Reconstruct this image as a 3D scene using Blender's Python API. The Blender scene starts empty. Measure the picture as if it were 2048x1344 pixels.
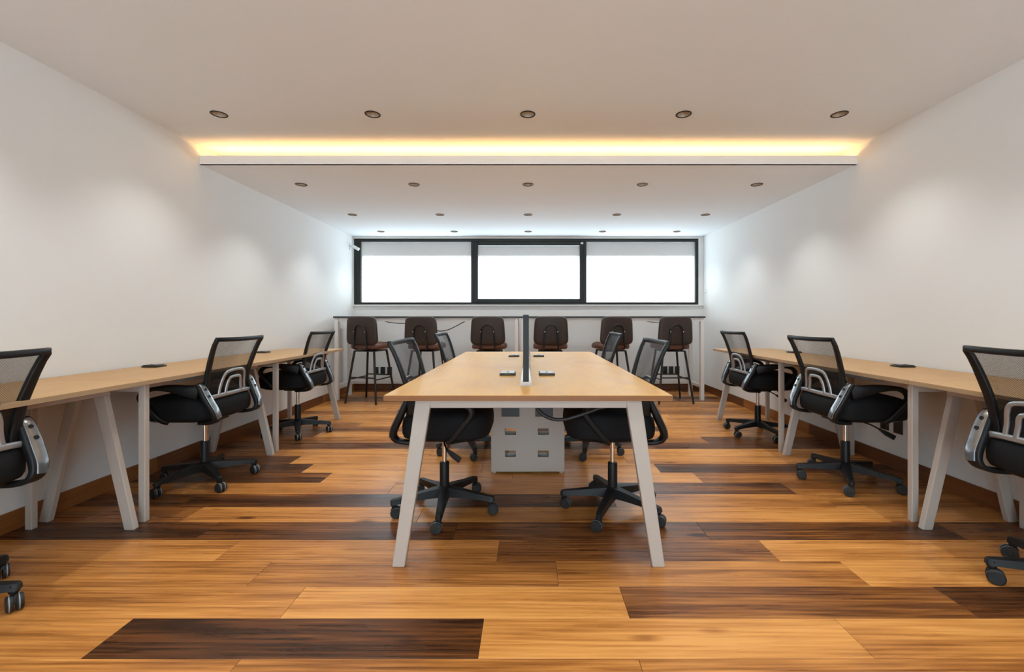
import bpy, bmesh, math, random
from mathutils import Vector, Matrix
random.seed(7)
S = bpy.context.scene
COL = S.collection
PI = math.pi
FPX = 865.0            # focal length in pixels of the 2048 px wide frame
CAMZ = 1.07

# ------------------------------------------------------------------ camera
cd = bpy.data.cameras.new('camera')
cam = bpy.data.objects.new('camera', cd); COL.objects.link(cam)
cam.location = (0, 0, CAMZ); cam.rotation_euler = (PI / 2, 0, 0)
cd.sensor_fit = 'HORIZONTAL'; cd.sensor_width = 36.0
cd.lens = FPX * 36.0 / 2048.0
cd.shift_x = -33.0 / 2048.0; cd.shift_y = -35.0 / 2048.0
cd.clip_start = 0.02; cd.clip_end = 100
S.camera = cam

# ------------------------------------------------------------------ world / exposure
w = bpy.data.worlds.new('overcast_sky'); S.world = w; w.use_nodes = True
bg = w.node_tree.nodes['Background']
bg.inputs['Color'].default_value = (0.73, 0.89, 1.0, 1)
bg.inputs['Strength'].default_value = 7.2
S.view_settings.view_transform = 'Standard'; S.view_settings.look = 'None'
S.view_settings.gamma = 1.0; S.view_settings.use_curve_mapping = False
S.view_settings.exposure = 0.0
S.cycles.use_denoising = True
S.cycles.max_bounces = 10; S.cycles.diffuse_bounces = 5; S.cycles.glossy_bounces = 4
S.cycles.transparent_max_bounces = 16; S.cycles.sample_clamp_indirect = 6.0
S.cycles.caustics_reflective = False; S.cycles.caustics_refractive = False
SPOT_W = 32.0                       # each ceiling downlight
SPOT_COL = (0.92, 0.99, 0.98)
COVE_STRENGTH = 58.0
COVE_COL = (1.0, 0.52, 0.17)

# ------------------------------------------------------------------ room measures
XL, XR = -2.61, 2.61
YB, YF = 6.45, -1.9
ZU, ZL = 2.44, 2.294                # upper and lowered ceiling
YC = 3.43                           # front of the lowered ceiling
LX = [-2.075, -1.045, -0.005, 1.04, 2.085]
ROWS_U = [0.72, 1.78, 2.90]; ROWS_L = [3.95, 5.10, 6.08]

# ------------------------------------------------------------------ materials
def nmat(name):
    m = bpy.data.materials.new(name); m.use_nodes = True
    nt = m.node_tree; b = nt.nodes['Principled BSDF']
    return m, nt, b
def N(nt, t, **kw):
    n = nt.nodes.new(t)
    for k, v in kw.items(): setattr(n, k, v)
    return n
def plain(name, col, rough=0.5, metal=0.0, noise=0.0, nscale=40.0, bump=0.0, bscale=200.0, spec=0.5, coat=0.0):
    m, nt, b = nmat(name); L = nt.links
    b.inputs['Roughness'].default_value = rough; b.inputs['Metallic'].default_value = metal
    b.inputs['Specular IOR Level'].default_value = spec
    b.inputs['Coat Weight'].default_value = coat
    tc = N(nt, 'ShaderNodeTexCoord')
    n = N(nt, 'ShaderNodeTexNoise'); n.inputs['Scale'].default_value = nscale; n.inputs['Detail'].default_value = 4
    L.new(tc.outputs['Object'], n.inputs['Vector'])
    mr = N(nt, 'ShaderNodeMapRange'); mr.inputs['To Min'].default_value = 1 - noise; mr.inputs['To Max'].default_value = 1 + noise
    L.new(n.outputs['Fac'], mr.inputs['Value'])
    mx = N(nt, 'ShaderNodeVectorMath', operation='SCALE'); mx.inputs[0].default_value = col
    L.new(mr.outputs['Result'], mx.inputs['Scale']); L.new(mx.outputs['Vector'], b.inputs['Base Color'])
    if bump:
        n2 = N(nt, 'ShaderNodeTexNoise'); n2.inputs['Scale'].default_value = bscale; n2.inputs['Detail'].default_value = 3
        L.new(tc.outputs['Object'], n2.inputs['Vector'])
        bp = N(nt, 'ShaderNodeBump'); bp.inputs['Strength'].default_value = bump; bp.inputs['Distance'].default_value = 0.002
        L.new(n2.outputs['Fac'], bp.inputs['Height']); L.new(bp.outputs['Normal'], b.inputs['Normal'])
    return m
def emit(name, col, s):
    m = bpy.data.materials.new(name); m.use_nodes = True; nt = m.node_tree
    nt.nodes.remove(nt.nodes['Principled BSDF'])
    e = N(nt, 'ShaderNodeEmission'); e.inputs['Color'].default_value = (*col, 1); e.inputs['Strength'].default_value = s
    nt.links.new(e.outputs[0], nt.nodes['Material Output'].inputs['Surface'])
    return m
def ramp(nt, stops):
    r = N(nt, 'ShaderNodeValToRGB'); cr = r.color_ramp
    while len(cr.elements) < len(stops): cr.elements.new(0.5)
    for e, (p, c) in zip(cr.elements, stops): e.position = p; e.color = (*c, 1)
    return r
def wood(name, stops, axis='X', tone=None, streak=(0.7, 9.0), fine=(2.5, 130.0), amp=0.45, famp=0.18, rough=0.32, ring=0.0, bump=0.06, spec=0.5, knots=False):
    """wood along one axis; tone None reads it from the object's own colour (red), seed from green"""
    m, nt, b = nmat(name); L = nt.links
    tc = N(nt, 'ShaderNodeTexCoord'); oi = N(nt, 'ShaderNodeObjectInfo')
    sep = N(nt, 'ShaderNodeSeparateColor'); L.new(oi.outputs['Color'], sep.inputs[0])
    off = N(nt, 'ShaderNodeMath', operation='MULTIPLY'); off.inputs[1].default_value = 57.0
    L.new(sep.outputs[1], off.inputs[0])
    cmb = N(nt, 'ShaderNodeCombineXYZ'); L.new(off.outputs[0], cmb.inputs[0]); L.new(off.outputs[0], cmb.inputs[1]); L.new(off.outputs[0], cmb.inputs[2])
    add = N(nt, 'ShaderNodeVectorMath', operation='ADD'); L.new(tc.outputs['Object'], add.inputs[0]); L.new(cmb.outputs[0], add.inputs[1])
    def scaled(al, ac):
        mp = N(nt, 'ShaderNodeMapping')
        mp.inputs['Scale'].default_value = (al, ac, ac) if axis == 'X' else ((ac, al, ac))
        L.new(add.outputs[0], mp.inputs['Vector']); return mp.outputs[0]
    def noise(v, det=3, dist=0.0, rg=0.55):
        n = N(nt, 'ShaderNodeTexNoise'); n.inputs['Scale'].default_value = 1.0; n.inputs['Detail'].default_value = det
        n.inputs['Distortion'].default_value = dist; n.inputs['Roughness'].default_value = rg
        L.new(v, n.inputs['Vector']); return n.outputs['Fac']
    def madd(a, k, c):
        x = N(nt, 'ShaderNodeMath', operation='MULTIPLY_ADD'); L.new(a, x.inputs[0]); x.inputs[1].default_value = k
        if isinstance(c, float): x.inputs[2].default_value = c
        else: L.new(c, x.inputs[2])
        return x.outputs[0]
    broad = noise(scaled(*streak), 3, 0.6)
    mid = noise(scaled(streak[0] * 2.2, streak[1] * 4.5), 4, 0.9)
    fin = noise(scaled(*fine), 2, 0.2)
    base = sep.outputs[0] if tone is None else None
    v = madd(broad, amp, tone - amp * 0.5 if base is None else madd(base, 1.0, -amp * 0.5))
    v = madd(mid, amp * 0.75, madd(v, 1.0, -amp * 0.375))
    v = madd(fin, famp, madd(v, 1.0, -famp * 0.5))
    if ring:
        wv = N(nt, 'ShaderNodeTexWave', wave_type='RINGS', rings_direction='Z'); wv.inputs['Scale'].default_value = 1.0
        wv.inputs['Distortion'].default_value = 3.0; wv.inputs['Detail'].default_value = 2; wv.inputs['Detail Scale'].default_value = 1.2
        L.new(scaled(1.6, 14.0), wv.inputs['Vector'])
        v = madd(wv.outputs['Fac'], -ring, madd(v, 1.0, ring * 0.5))
    if knots:
        vo = N(nt, 'ShaderNodeTexVoronoi'); vo.inputs['Scale'].default_value = 1.0; vo.inputs['Randomness'].default_value = 1.0
        L.new(scaled(1.5, 5.0), vo.inputs['Vector'])
        kr = N(nt, 'ShaderNodeMapRange'); kr.inputs['From Min'].default_value = 0.02; kr.inputs['From Max'].default_value = 0.11
        kr.inputs['To Min'].default_value = -0.5; kr.inputs['To Max'].default_value = 0.0
        L.new(vo.outputs['Distance'], kr.inputs['Value']); v = madd(kr.outputs[0], 1.0, v)
    r = ramp(nt, stops); L.new(v, r.inputs[0]); L.new(r.outputs[0], b.inputs['Base Color'])
    b.inputs['Roughness'].default_value = rough; b.inputs['Specular IOR Level'].default_value = spec
    rr = N(nt, 'ShaderNodeMapRange'); rr.inputs['To Min'].default_value = rough - 0.06; rr.inputs['To Max'].default_value = rough + 0.10
    L.new(mid, rr.inputs['Value']); L.new(rr.outputs[0], b.inputs['Roughness'])
    if bump:
        bp = N(nt, 'ShaderNodeBump'); bp.inputs['Strength'].default_value = bump; bp.inputs['Distance'].default_value = 0.001
        L.new(fin, bp.inputs['Height']); L.new(bp.outputs['Normal'], b.inputs['Normal'])
    return m
FLOOR_STOPS = [(0.0, (0.034, 0.012, 0.0050)), (0.25, (0.128, 0.041, 0.0105)), (0.5, (0.315, 0.112, 0.025)), (0.75, (0.53, 0.212, 0.050)), (1.0, (0.69, 0.31, 0.083))]
M = {}
M['wall'] = plain('white_wall_paint', (0.80, 0.795, 0.78), 0.75, noise=0.015, nscale=2.0, bump=0.10, bscale=160, spec=0.25)
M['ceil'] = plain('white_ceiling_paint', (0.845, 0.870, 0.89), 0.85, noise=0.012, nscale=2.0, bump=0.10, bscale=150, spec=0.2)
M['plank'] = wood('walnut_plank', FLOOR_STOPS, 'X', ring=0.10, rough=0.27, amp=0.95, famp=0.38, streak=(0.9, 11.0), spec=0.32, knots=True)
M['sub'] = plain('subfloor', (0.02, 0.012, 0.008), 0.9)
M['base'] = wood('walnut_baseboard', FLOOR_STOPS, 'Y', rough=0.4, amp=0.25)
M['baseX'] = wood('walnut_baseboard_cross', FLOOR_STOPS, 'X', rough=0.4, amp=0.25)
OAK = [(0.0, (0.27, 0.135, 0.048)), (0.5, (0.49, 0.275, 0.108)), (1.0, (0.64, 0.40, 0.18))]
HONEY = [(0.0, (0.32, 0.142, 0.025)), (0.5, (0.50, 0.255, 0.056)), (1.0, (0.64, 0.375, 0.105))]
M['oak'] = wood('oak_desktop', OAK, 'Y', tone=0.5, streak=(0.8, 7.0), amp=0.4, famp=0.3, rough=0.42)
M['honey'] = wood('honey_tabletop', HONEY, 'Y', tone=0.55, streak=(1.5, 3.2), amp=0.7, famp=0.3, rough=0.42, fine=(4.0, 160.0), spec=0.35)
M['honey_edge'] = wood('honey_edge_band', [(0, (0.17, 0.058, 0.012)), (1, (0.34, 0.132, 0.032))], 'X', tone=0.5, rough=0.5)
M['oak_edge'] = wood('oak_edge_band', [(0, (0.30, 0.19, 0.10)), (1, (0.55, 0.38, 0.22))], 'Y', tone=0.5, rough=0.5)
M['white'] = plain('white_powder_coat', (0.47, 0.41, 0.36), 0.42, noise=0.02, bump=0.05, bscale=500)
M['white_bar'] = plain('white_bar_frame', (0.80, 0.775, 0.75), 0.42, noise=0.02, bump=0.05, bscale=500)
M['black'] = plain('black_plastic', (0.009, 0.009, 0.0095), 0.45, spec=0.3, noise=0.08, nscale=30, bump=0.06, bscale=400)
M['gloss'] = plain('dark_silver_plastic', (0.42, 0.43, 0.445), 0.30, metal=0.6, noise=0.05, nscale=14)
M['bracket'] = plain('painted_sheen_silver', (0.24, 0.25, 0.262), 0.22, metal=0.7, noise=0.35, nscale=16, coat=0.3)  # silver stands in for the sheen on glossy black plastic
M['fabric'] = plain('black_seat_fabric', (0.009, 0.009, 0.010), 0.8, noise=0.15, nscale=120, bump=0.25, bscale=700, spec=0.2)
M['chrome'] = plain('chrome', (0.75, 0.73, 0.70), 0.16, metal=1.0)
M['rubber'] = plain('black_rubber', (0.012, 0.012, 0.012), 0.55)
M['greyring'] = plain('grey_wheel_band', (0.32, 0.32, 0.32), 0.4)
M['leather'] = plain('dark_brown_leather', (0.036, 0.020, 0.0145), 0.5, noise=0.18, nscale=25, bump=0.2, bscale=260)
M['leather_seat'] = plain('brown_quilted_leather', (0.135, 0.055, 0.036), 0.48, noise=0.18, nscale=25, bump=0.2, bscale=260)
M['steel'] = plain('black_steel', (0.016, 0.016, 0.017), 0.38, metal=0.3)
M['bartop'] = plain('dark_grey_laminate', (0.055, 0.055, 0.055), 0.45, noise=0.05)
M['frame'] = plain('black_aluminium', (0.010, 0.010, 0.0075), 0.42, metal=0.2)
M['concrete'] = plain('exterior_concrete', (0.055, 0.050, 0.045), 0.9, noise=0.1, nscale=5)
M['outlet'] = plain('black_outlet_plate', (0.012, 0.012, 0.013), 0.4)
M['slot'] = plain('outlet_slot', (0.002, 0.002, 0.002), 0.6)
M['screen'] = plain('charcoal_screen_fabric', (0.035, 0.038, 0.040), 0.7, bump=0.2, bscale=600)
M['bracketwhite'] = plain('pale_metal_clamp', (0.46, 0.43, 0.41), 0.3, metal=0.4)
M['flap'] = plain('bronze_grey_socket_flap', (0.30, 0.255, 0.20), 0.35, metal=0.4, noise=0.05)
M['flapdark'] = plain('black_socket_flap', (0.02, 0.02, 0.021), 0.35)
M['cable'] = plain('black_cable', (0.016, 0.016, 0.017), 0.5)
M['reflector'] = plain('bronze_reflector', (0.62, 0.50, 0.38), 0.45, metal=0.2, noise=0.1, nscale=30)
M['sensor'] = plain('white_sensor_plastic', (0.75, 0.75, 0.74), 0.35)
M['lens'] = emit('lamp_glow', (1.0, 0.80, 0.58), 0.35)
M['led'] = emit('led_strip_glow', COVE_COL, COVE_STRENGTH)
def mesh_fabric(name, thresh):
    m = bpy.data.materials.new(name); m.use_nodes = True; nt = m.node_tree; L = nt.links
    b = nt.nodes['Principled BSDF']; b.inputs['Base Color'].default_value = (0.016, 0.0155, 0.015, 1); b.inputs['Roughness'].default_value = 0.6
    tc = N(nt, 'ShaderNodeTexCoord'); sp = N(nt, 'ShaderNodeSeparateXYZ'); L.new(tc.outputs['Object'], sp.inputs[0])
    def m2(op, a, c):
        x = N(nt, 'ShaderNodeMath', operation=op)
        for i, q in enumerate((a, c)):
            if q is None: continue
            if isinstance(q, (int, float)): x.inputs[i].default_value = q
            else: L.new(q, x.inputs[i])
        return x.outputs[0]
    kx = m2('MULTIPLY', sp.outputs[0], 2 * PI / 0.0085); kz = m2('MULTIPLY', sp.outputs[2], 2 * PI / 0.0068)
    v = m2('ADD', m2('COSINE', kx, None), m2('COSINE', kz, None))      # rounded holes on a diagonal lattice
    v = m2('ABSOLUTE', v, None)
    hole = m2('GREATER_THAN', v, thresh)
    tr = N(nt, 'ShaderNodeBsdfTransparent'); mx = N(nt, 'ShaderNodeMixShader')
    L.new(hole, mx.inputs[0]); L.new(b.outputs[0], mx.inputs[1]); L.new(tr.outputs[0], mx.inputs[2])
    L.new(mx.outputs[0], nt.nodes['Material Output'].inputs['Surface'])
    return m
M['mesh'] = mesh_fabric('black_open_mesh', 0.40)
M['mesh2'] = mesh_fabric('black_dense_mesh', 1.25)
def frosted(name, clear):
    m = bpy.data.materials.new(name); m.use_nodes = True; nt = m.node_tree; L = nt.links
    nt.nodes.remove(nt.nodes['Principled BSDF'])
    tl = N(nt, 'ShaderNodeBsdfTranslucent'); tl.inputs['Color'].default_value = (0.55, 0.47, 0.42, 1)
    tr = N(nt, 'ShaderNodeBsdfTransparent'); tr.inputs['Color'].default_value = (0.97, 0.98, 0.98, 1)
    gl = N(nt, 'ShaderNodeBsdfGlossy'); gl.inputs['Roughness'].default_value = 0.25
    mx = N(nt, 'ShaderNodeMixShader'); mx.inputs[0].default_value = clear
    L.new(tl.outputs[0], mx.inputs[1]); L.new(tr.outputs[0], mx.inputs[2])
    m2 = N(nt, 'ShaderNodeMixShader'); m2.inputs[0].default_value = 0.04
    L.new(mx.outputs[0], m2.inputs[1]); L.new(gl.outputs[0], m2.inputs[2])
    L.new(m2.outputs[0], nt.nodes['Material Output'].inputs['Surface'])
    return m
M['frost'] = frosted('frosted_glass', 0.82)
M['glass'] = frosted('clear_glass', 0.97)

# ------------------------------------------------------------------ mesh helpers
class MB:
    def __init__(s): s.v = []; s.f = []
    def add(s, vs, fs):
        o = len(s.v); s.v += [tuple(q) for q in vs]; s.f += [tuple(i + o for i in f) for f in fs]; return s
    def box(s, x0, x1, y0, y1, z0, z1):
        vs = [(x, y, z) for x in (x0, x1) for y in (y0, y1) for z in (z0, z1)]
        return s.add(vs, [(0, 1, 3, 2), (4, 6, 7, 5), (0, 4, 5, 1), (2, 3, 7, 6), (0, 2, 6, 4), (1, 5, 7, 3)])
    def rbox(s, x0, x1, y0, y1, z0, z1, r=0.004, seg=2):
        bm = bmesh.new(); bmesh.ops.create_cube(bm, size=1.0)
        for v in bm.verts:
            v.co = Vector(((x0 + x1) / 2 + v.co.x * (x1 - x0), (y0 + y1) / 2 + v.co.y * (y1 - y0), (z0 + z1) / 2 + v.co.z * (z1 - z0)))
        bmesh.ops.bevel(bm, geom=bm.edges[:], offset=r, segments=seg, profile=0.5, affect='EDGES')
        bm.verts.index_update()
        s.add([v.co for v in bm.verts], [[v.index for v in f.verts] for f in bm.faces]); bm.free(); return s
    def prism(s, a, b, prof0, prof1=None):
        """hexahedron between two quads (lists of 4 points)"""
        return s.add(list(a) + list(b), [(3, 2, 1, 0), (4, 5, 6, 7), (0, 1, 5, 4), (1, 2, 6, 5), (2, 3, 7, 6), (3, 0, 4, 7)])
    def sweep(s, pts, prof, side, closed=False, scales=None):
        P = [Vector(p) for p in pts]; n = len(P); k = len(prof); rings = []
        for i, p in enumerate(P):
            a = P[(i - 1) % n] if closed or i > 0 else P[0]; b = P[(i + 1) % n] if closed or i < n - 1 else P[-1]
            t = (b - a).normalized()
            sd = Vector(side[i] if isinstance(side, list) else side)
            sd = (sd - t * sd.dot(t)).normalized(); nn = t.cross(sd)
            sc = scales[i] if scales else 1.0
            if not isinstance(sc, tuple): sc = (sc, sc)
            rings.append([p + sd * (u * sc[0]) + nn * (v * sc[1]) for u, v in prof])
        vs = [q for r in rings for q in r]; fs = []
        for i in range(n if closed else n - 1):
            j = (i + 1) % n
            for q in range(k):
                fs.append((i * k + q, i * k + (q + 1) % k, j * k + (q + 1) % k, j * k + q))
        if not closed:
            fs.append(tuple(range(k))[::-1]); fs.append(tuple((n - 1) * k + q for q in range(k)))
        return s.add(vs, fs)
    def tube(s, pts, r, k=8, closed=False, scales=None):
        P = [Vector(p) for p in pts]; t = (P[1] - P[0]).normalized()
        sd = Vector((0, 0, 1)) if abs(t.z) < 0.9 else Vector((1, 0, 0))
        # keep the frame stable along the path
        sides = []; cur = sd
        for i in range(len(P)):
            a = P[max(i - 1, 0)]; b = P[min(i + 1, len(P) - 1)]; t = (b - a).normalized()
            cur = (cur - t * cur.dot(t)).normalized(); sides.append(tuple(cur))
        return s.sweep(pts, [(r * math.cos(2 * PI * q / k), r * math.sin(2 * PI * q / k)) for q in range(k)], sides, closed, scales)
    def lathe(s, prof, c=(0, 0), k=24, cap=True):
        vs = []; fs = []; n = len(prof)
        for r, z in prof:
            for q in range(k):
                a = 2 * PI * q / k; vs.append((c[0] + r * math.cos(a), c[1] + r * math.sin(a), z))
        for i in range(n - 1):
            for q in range(k): fs.append((i * k + q, i * k + (q + 1) % k, (i + 1) * k + (q + 1) % k, (i + 1) * k + q))
        if cap:
            fs.append(tuple(range(k))[::-1]); fs.append(tuple((n - 1) * k + q for q in range(k)))
        return s.add(vs, fs)
    def layers(s, outline, lay, cap=True):
        """outline: function(scale) -> points (x, y); lay: list of (scale, z or function)"""
        k = None; vs = []; fs = []
        for sc, z in lay:
            o = outline(sc); k = len(o)
            for x, y in o: vs.append((x, y, z(x, y) if callable(z) else z))
        for i in range(len(lay) - 1):
            for q in range(k): fs.append((i * k + q, i * k + (q + 1) % k, (i + 1) * k + (q + 1) % k, (i + 1) * k + q))
        if cap:
            fs.append(tuple(range(k))[::-1]); fs.append(tuple((len(lay) - 1) * k + q for q in range(k)))
        return s.add(vs, fs)
    def xf(s, mat):
        s.v = [tuple(mat @ Vector(q)) for q in s.v]; return s
    def mesh(s, name, mat, smooth=None):
        me = bpy.data.meshes.new(name); me.from_pydata(s.v, [], s.f)
        bm = bmesh.new(); bm.from_mesh(me); bmesh.ops.recalc_face_normals(bm, faces=bm.faces[:]); bm.to_mesh(me); bm.free()
        me.materials.append(mat)
        if smooth:
            me.shade_smooth(); me.set_sharp_from_angle(angle=math.radians(smooth))
        return me
    def build(s, name, mat, parent=None, smooth=None, loc=None):
        o = bpy.data.objects.new(name, s.mesh(name, mat, smooth)); COL.objects.link(o)
        if parent: o.parent = parent
        if loc: o.location = loc
        return o
def cr(pts, n=6, closed=False):
    P = [Vector(p) for p in pts]; out = []; m = len(P)
    rng = range(m if closed else m - 1)
    for i in rng:
        if closed: a, b, c, d = P[(i - 1) % m], P[i], P[(i + 1) % m], P[(i + 2) % m]
        else: a, b, c, d = P[max(i - 1, 0)], P[i], P[i + 1], P[min(i + 2, m - 1)]
        for q in range(n):
            t = q / n
            out.append(0.5 * ((2 * b) + (c - a) * t + (2 * a - 5 * b + 4 * c - d) * t * t + (3 * b - a - 3 * c + d) * t ** 3))
    if not closed: out.append(P[-1])
    return [tuple(p) for p in out]
def rrect(wd, h, r, k=3):
    o = []
    for cx, cy, a0 in ((wd / 2 - r, h / 2 - r, 0), (-wd / 2 + r, h / 2 - r, PI / 2), (-wd / 2 + r, -h / 2 + r, PI), (wd / 2 - r, -h / 2 + r, 1.5 * PI)):
        for q in range(k + 1):
            a = a0 + q / k * PI / 2; o.append((cx + r * math.cos(a), cy + r * math.sin(a)))
    return o
def superell(rx, ry, n=4.0, k=48, cx=0, cy=0):
    def f(sc):
        o = []
        for q in range(k):
            a = 2 * PI * q / k; c, s_ = math.cos(a), math.sin(a)
            o.append((cx + sc * rx * math.copysign(abs(c) ** (2 / n), c), cy + sc * ry * math.copysign(abs(s_) ** (2 / n), s_)))
        return o
    return f
def tag(o, label=None, cat=None, group=None, kind=None):
    if label: o['label'] = label
    if cat: o['category'] = cat
    if group: o['group'] = group
    if kind: o['kind'] = kind
    return o
def empty(name, loc=(0, 0, 0), rz=0.0):
    o = bpy.data.objects.new(name, None); COL.objects.link(o); o.empty_display_size = 0.1
    o.location = loc; o.rotation_euler = (0, 0, rz); return o
def child(name, me, parent, loc=(0, 0, 0), rz=0.0):
    o = bpy.data.objects.new(name, me); COL.objects.link(o); o.parent = parent; o.location = loc; o.rotation_euler = (0, 0, rz); return o
def copy_tree(o, parent=None):
    c = o.copy(); COL.objects.link(c); c.parent = parent
    for ch in list(o.children): copy_tree(ch, c)
    return c

# ================================================================== STRUCTURE
# ---- floor: dark slab with every plank laid on it
flo = MB().box(XL - 0.15, XR + 0.15, YF - 0.15, YB + 0.15, -0.16, -0.012).build('floor', M['sub'])
tag(flo, 'walnut toned plank floor in mixed light and dark boards', kind='structure')
PW, PLN = 0.1825, 1.25
known = {   # row number: (one joint, tones of the boards from the left wall)
    -1: (-0.904, [0.55, 0.62, 0.55, 0.5, 0.6]), 0: (-0.159, [0.68, 0.72, 0.10, 0.82, 0.70]), 1: (-0.888, [0.6, 0.60, 0.80, 0.30, 0.14]),
    2: (0.12, [0.55, 0.58, 0.52, 0.55, 0.80]), 3: (-0.14, [0.6, 0.70, 0.64, 0.34, 0.74]), 4: (-0.37, [0.15, 0.16, 0.20, 0.18, 0.24]),
    5: (-0.59, [0.5, 0.62, 0.66, 0.72, 0.72]), 6: (0.5, [0.2, 0.17, 0.20, 0.58, 0.62]), 7: (-0.86, [0.6, 0.64, 0.70, 0.16, 0.45]),
    8: (-0.11, [0.15, 0.16, 0.80, 0.76, 0.42]), 9: (-0.33, [0.12, 0.84, 0.80, 0.16, 0.3]), 10: (-0.515, [0.15, 0.74, 0.70, 0.76, 0.7]),
    11: (0.476, [0.4, 0.76, 0.80, 0.82, 0.78]), 12: (-0.2, [0.25, 0.18, 0.22, 0.16, 0.2]), 13: (0.3, [0.4, 0.5, 0.3, 0.55, 0.2]),
    14: (-0.7, [0.3, 0.75, 0.7, 0.8, 0.75]), 15: (0.05, [0.2, 0.3, 0.7, 0.15, 0.7]), 16: (-0.45, [0.6, 0.7, 0.6, 0.7, 0.6])}
mesh_cache = {}
def plank_mesh(ln, wd, mat):
    key = (round(ln, 3), round(wd, 3), mat)
    if key not in mesh_cache:
        g = 0.0006; t = 0.0012
        mb = MB(); x0, x1, y0, y1 = -ln / 2 + g, ln / 2 - g, -wd / 2 + g, wd / 2 - g
        vs = [(x0, y0, -0.012), (x1, y0, -0.012), (x1, y1, -0.012), (x0, y1, -0.012),
              (x0, y0, -t * 0.6), (x1, y0, -t * 0.6), (x1, y1, -t * 0.6), (x0, y1, -t * 0.6),
              (x0 + t, y0 + t, 0), (x1 - t, y0 + t, 0), (x1 - t, y1 - t, 0), (x0 + t, y1 - t, 0)]
        fs = [(0, 3, 2, 1), (8, 9, 10, 11)]
        for b0 in (0, 4):
            for q in range(4): fs.append((b0 + q, b0 + (q + 1) % 4, b0 + 4 + (q + 1) % 4, b0 + 4 + q))
        mb.add(vs, fs); mesh_cache[key] = mb.mesh('plank', M[mat])
    return mesh_cache[key]
rng = random.Random(31)
n0 = math.floor((YF - 1.361) / PW); n1 = math.ceil((YB - 1.361) / PW)
for n in range(n0, n1):
    y0 = max(YF, 1.361 + n * PW); y1 = min(YB, 1.361 + (n + 1) * PW)
    if n in known: ref, tones = known[n]
    else:
        ref = rng.uniform(-0.62, 0.62); mean = rng.choice([0.18, 0.6, 0.72, 0.45, 0.7])
        tones = [min(0.85, max(0.1, mean + rng.uniform(-0.22, 0.22))) for _ in range(7)]
    xs = []; x = ref
    while x > XL + 0.03: x -= PLN
    x += PLN
    while x < XR - 0.03: xs.append(x); x += PLN
    xs = [XL] + xs + [XR]
    # the tone list starts with the board left of the first joint that lies right of x = -2.75
    firstj = ref
    while firstj > -2.75: firstj -= PLN
    for i in range(len(xs) - 1):
        a, b = xs[i], xs[i + 1]
        k = int(math.floor(((a + b) / 2 - firstj) / PLN)) 
        tn = tones[min(max(k, 0), len(tones) - 1)]
        o = child('plank', plank_mesh(b - a, y1 - y0, 'plank'), flo, ((a + b) / 2, (y0 + y1) / 2, 0))
        o.color = (tn, rng.random(), 0, 1)

# ---- walls
def struct(name, mb, mat, label): return tag(mb.build(name, mat), label, kind='structure')
ZT = 2.62
struct('wall_left', MB().box(XL - 0.15, XL, YF - 0.15, YB + 0.15, -0.16, ZT), M['wall'], 'plain white painted wall on the left')
struct('wall_right', MB().box(XR, XR + 0.15, YF - 0.15, YB + 0.15, -0.16, ZT), M['wall'], 'plain white painted wall on the right')
WZ0, WZ1, WX0, WX1 = 1.275, 2.262, -2.605, 2.535
wb = MB().box(XL, XR, YB, YB + 0.15, -0.16, WZ0).box(XL, XR, YB, YB + 0.15, WZ1, ZT)
wb.box(XL, WX0, YB, YB + 0.15, WZ0, WZ1).box(WX1, XR, YB, YB + 0.15, WZ0, WZ1)
struct('wall_back', wb, M['wall'], 'white wall under the long window behind the bar stools')
sill = MB().rbox(XL + 0.002, XR - 0.002, YB - 0.022, YB - 0.0005, WZ0 - 0.016, WZ0, 0.003).build('trim_1', M['wall'])
tag(sill, 'thin white sill ledge under the long window', kind='structure')
fw = MB().box(XL, XR, YF - 0.15, YF, -0.16, 0.08).box(XL, XR, YF - 0.15, YF, 2.30, ZT)
fw.box(XL, -1.45, YF - 0.15, YF, 0.08, 2.30).box(1.45, XR, YF - 0.15, YF, 0.08, 2.30)  # width of the added opening sets the fill light
struct('wall_front', fw, M['wall'], 'white wall behind the viewer with an opening added for fill light')
# unseen glazed opening, added behind the viewer to let in fill light
w2 = empty('added_fill_window', (0, YF - 0.08, 0.08)); tag(w2, 'added glazed opening for fill light behind the viewer', kind='structure')
fm = MB()
for x in (-1.45, -0.02, 1.41): fm.box(x, x + 0.04, -0.02, 0.02, 0, 2.22)
fm.box(-1.41, 1.41, -0.021, 0.021, 0, 0.05).box(-1.41, 1.41, -0.021, 0.021, 2.17, 2.22)
fm.build('window_frame', M['frame'], w2)
for a, b in ((-1.41, -0.02), (0.02, 1.41)):
    MB().box(a, b, -0.004, 0.004, 0.05, 2.17).build('pane', M['glass'], w2)

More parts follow.
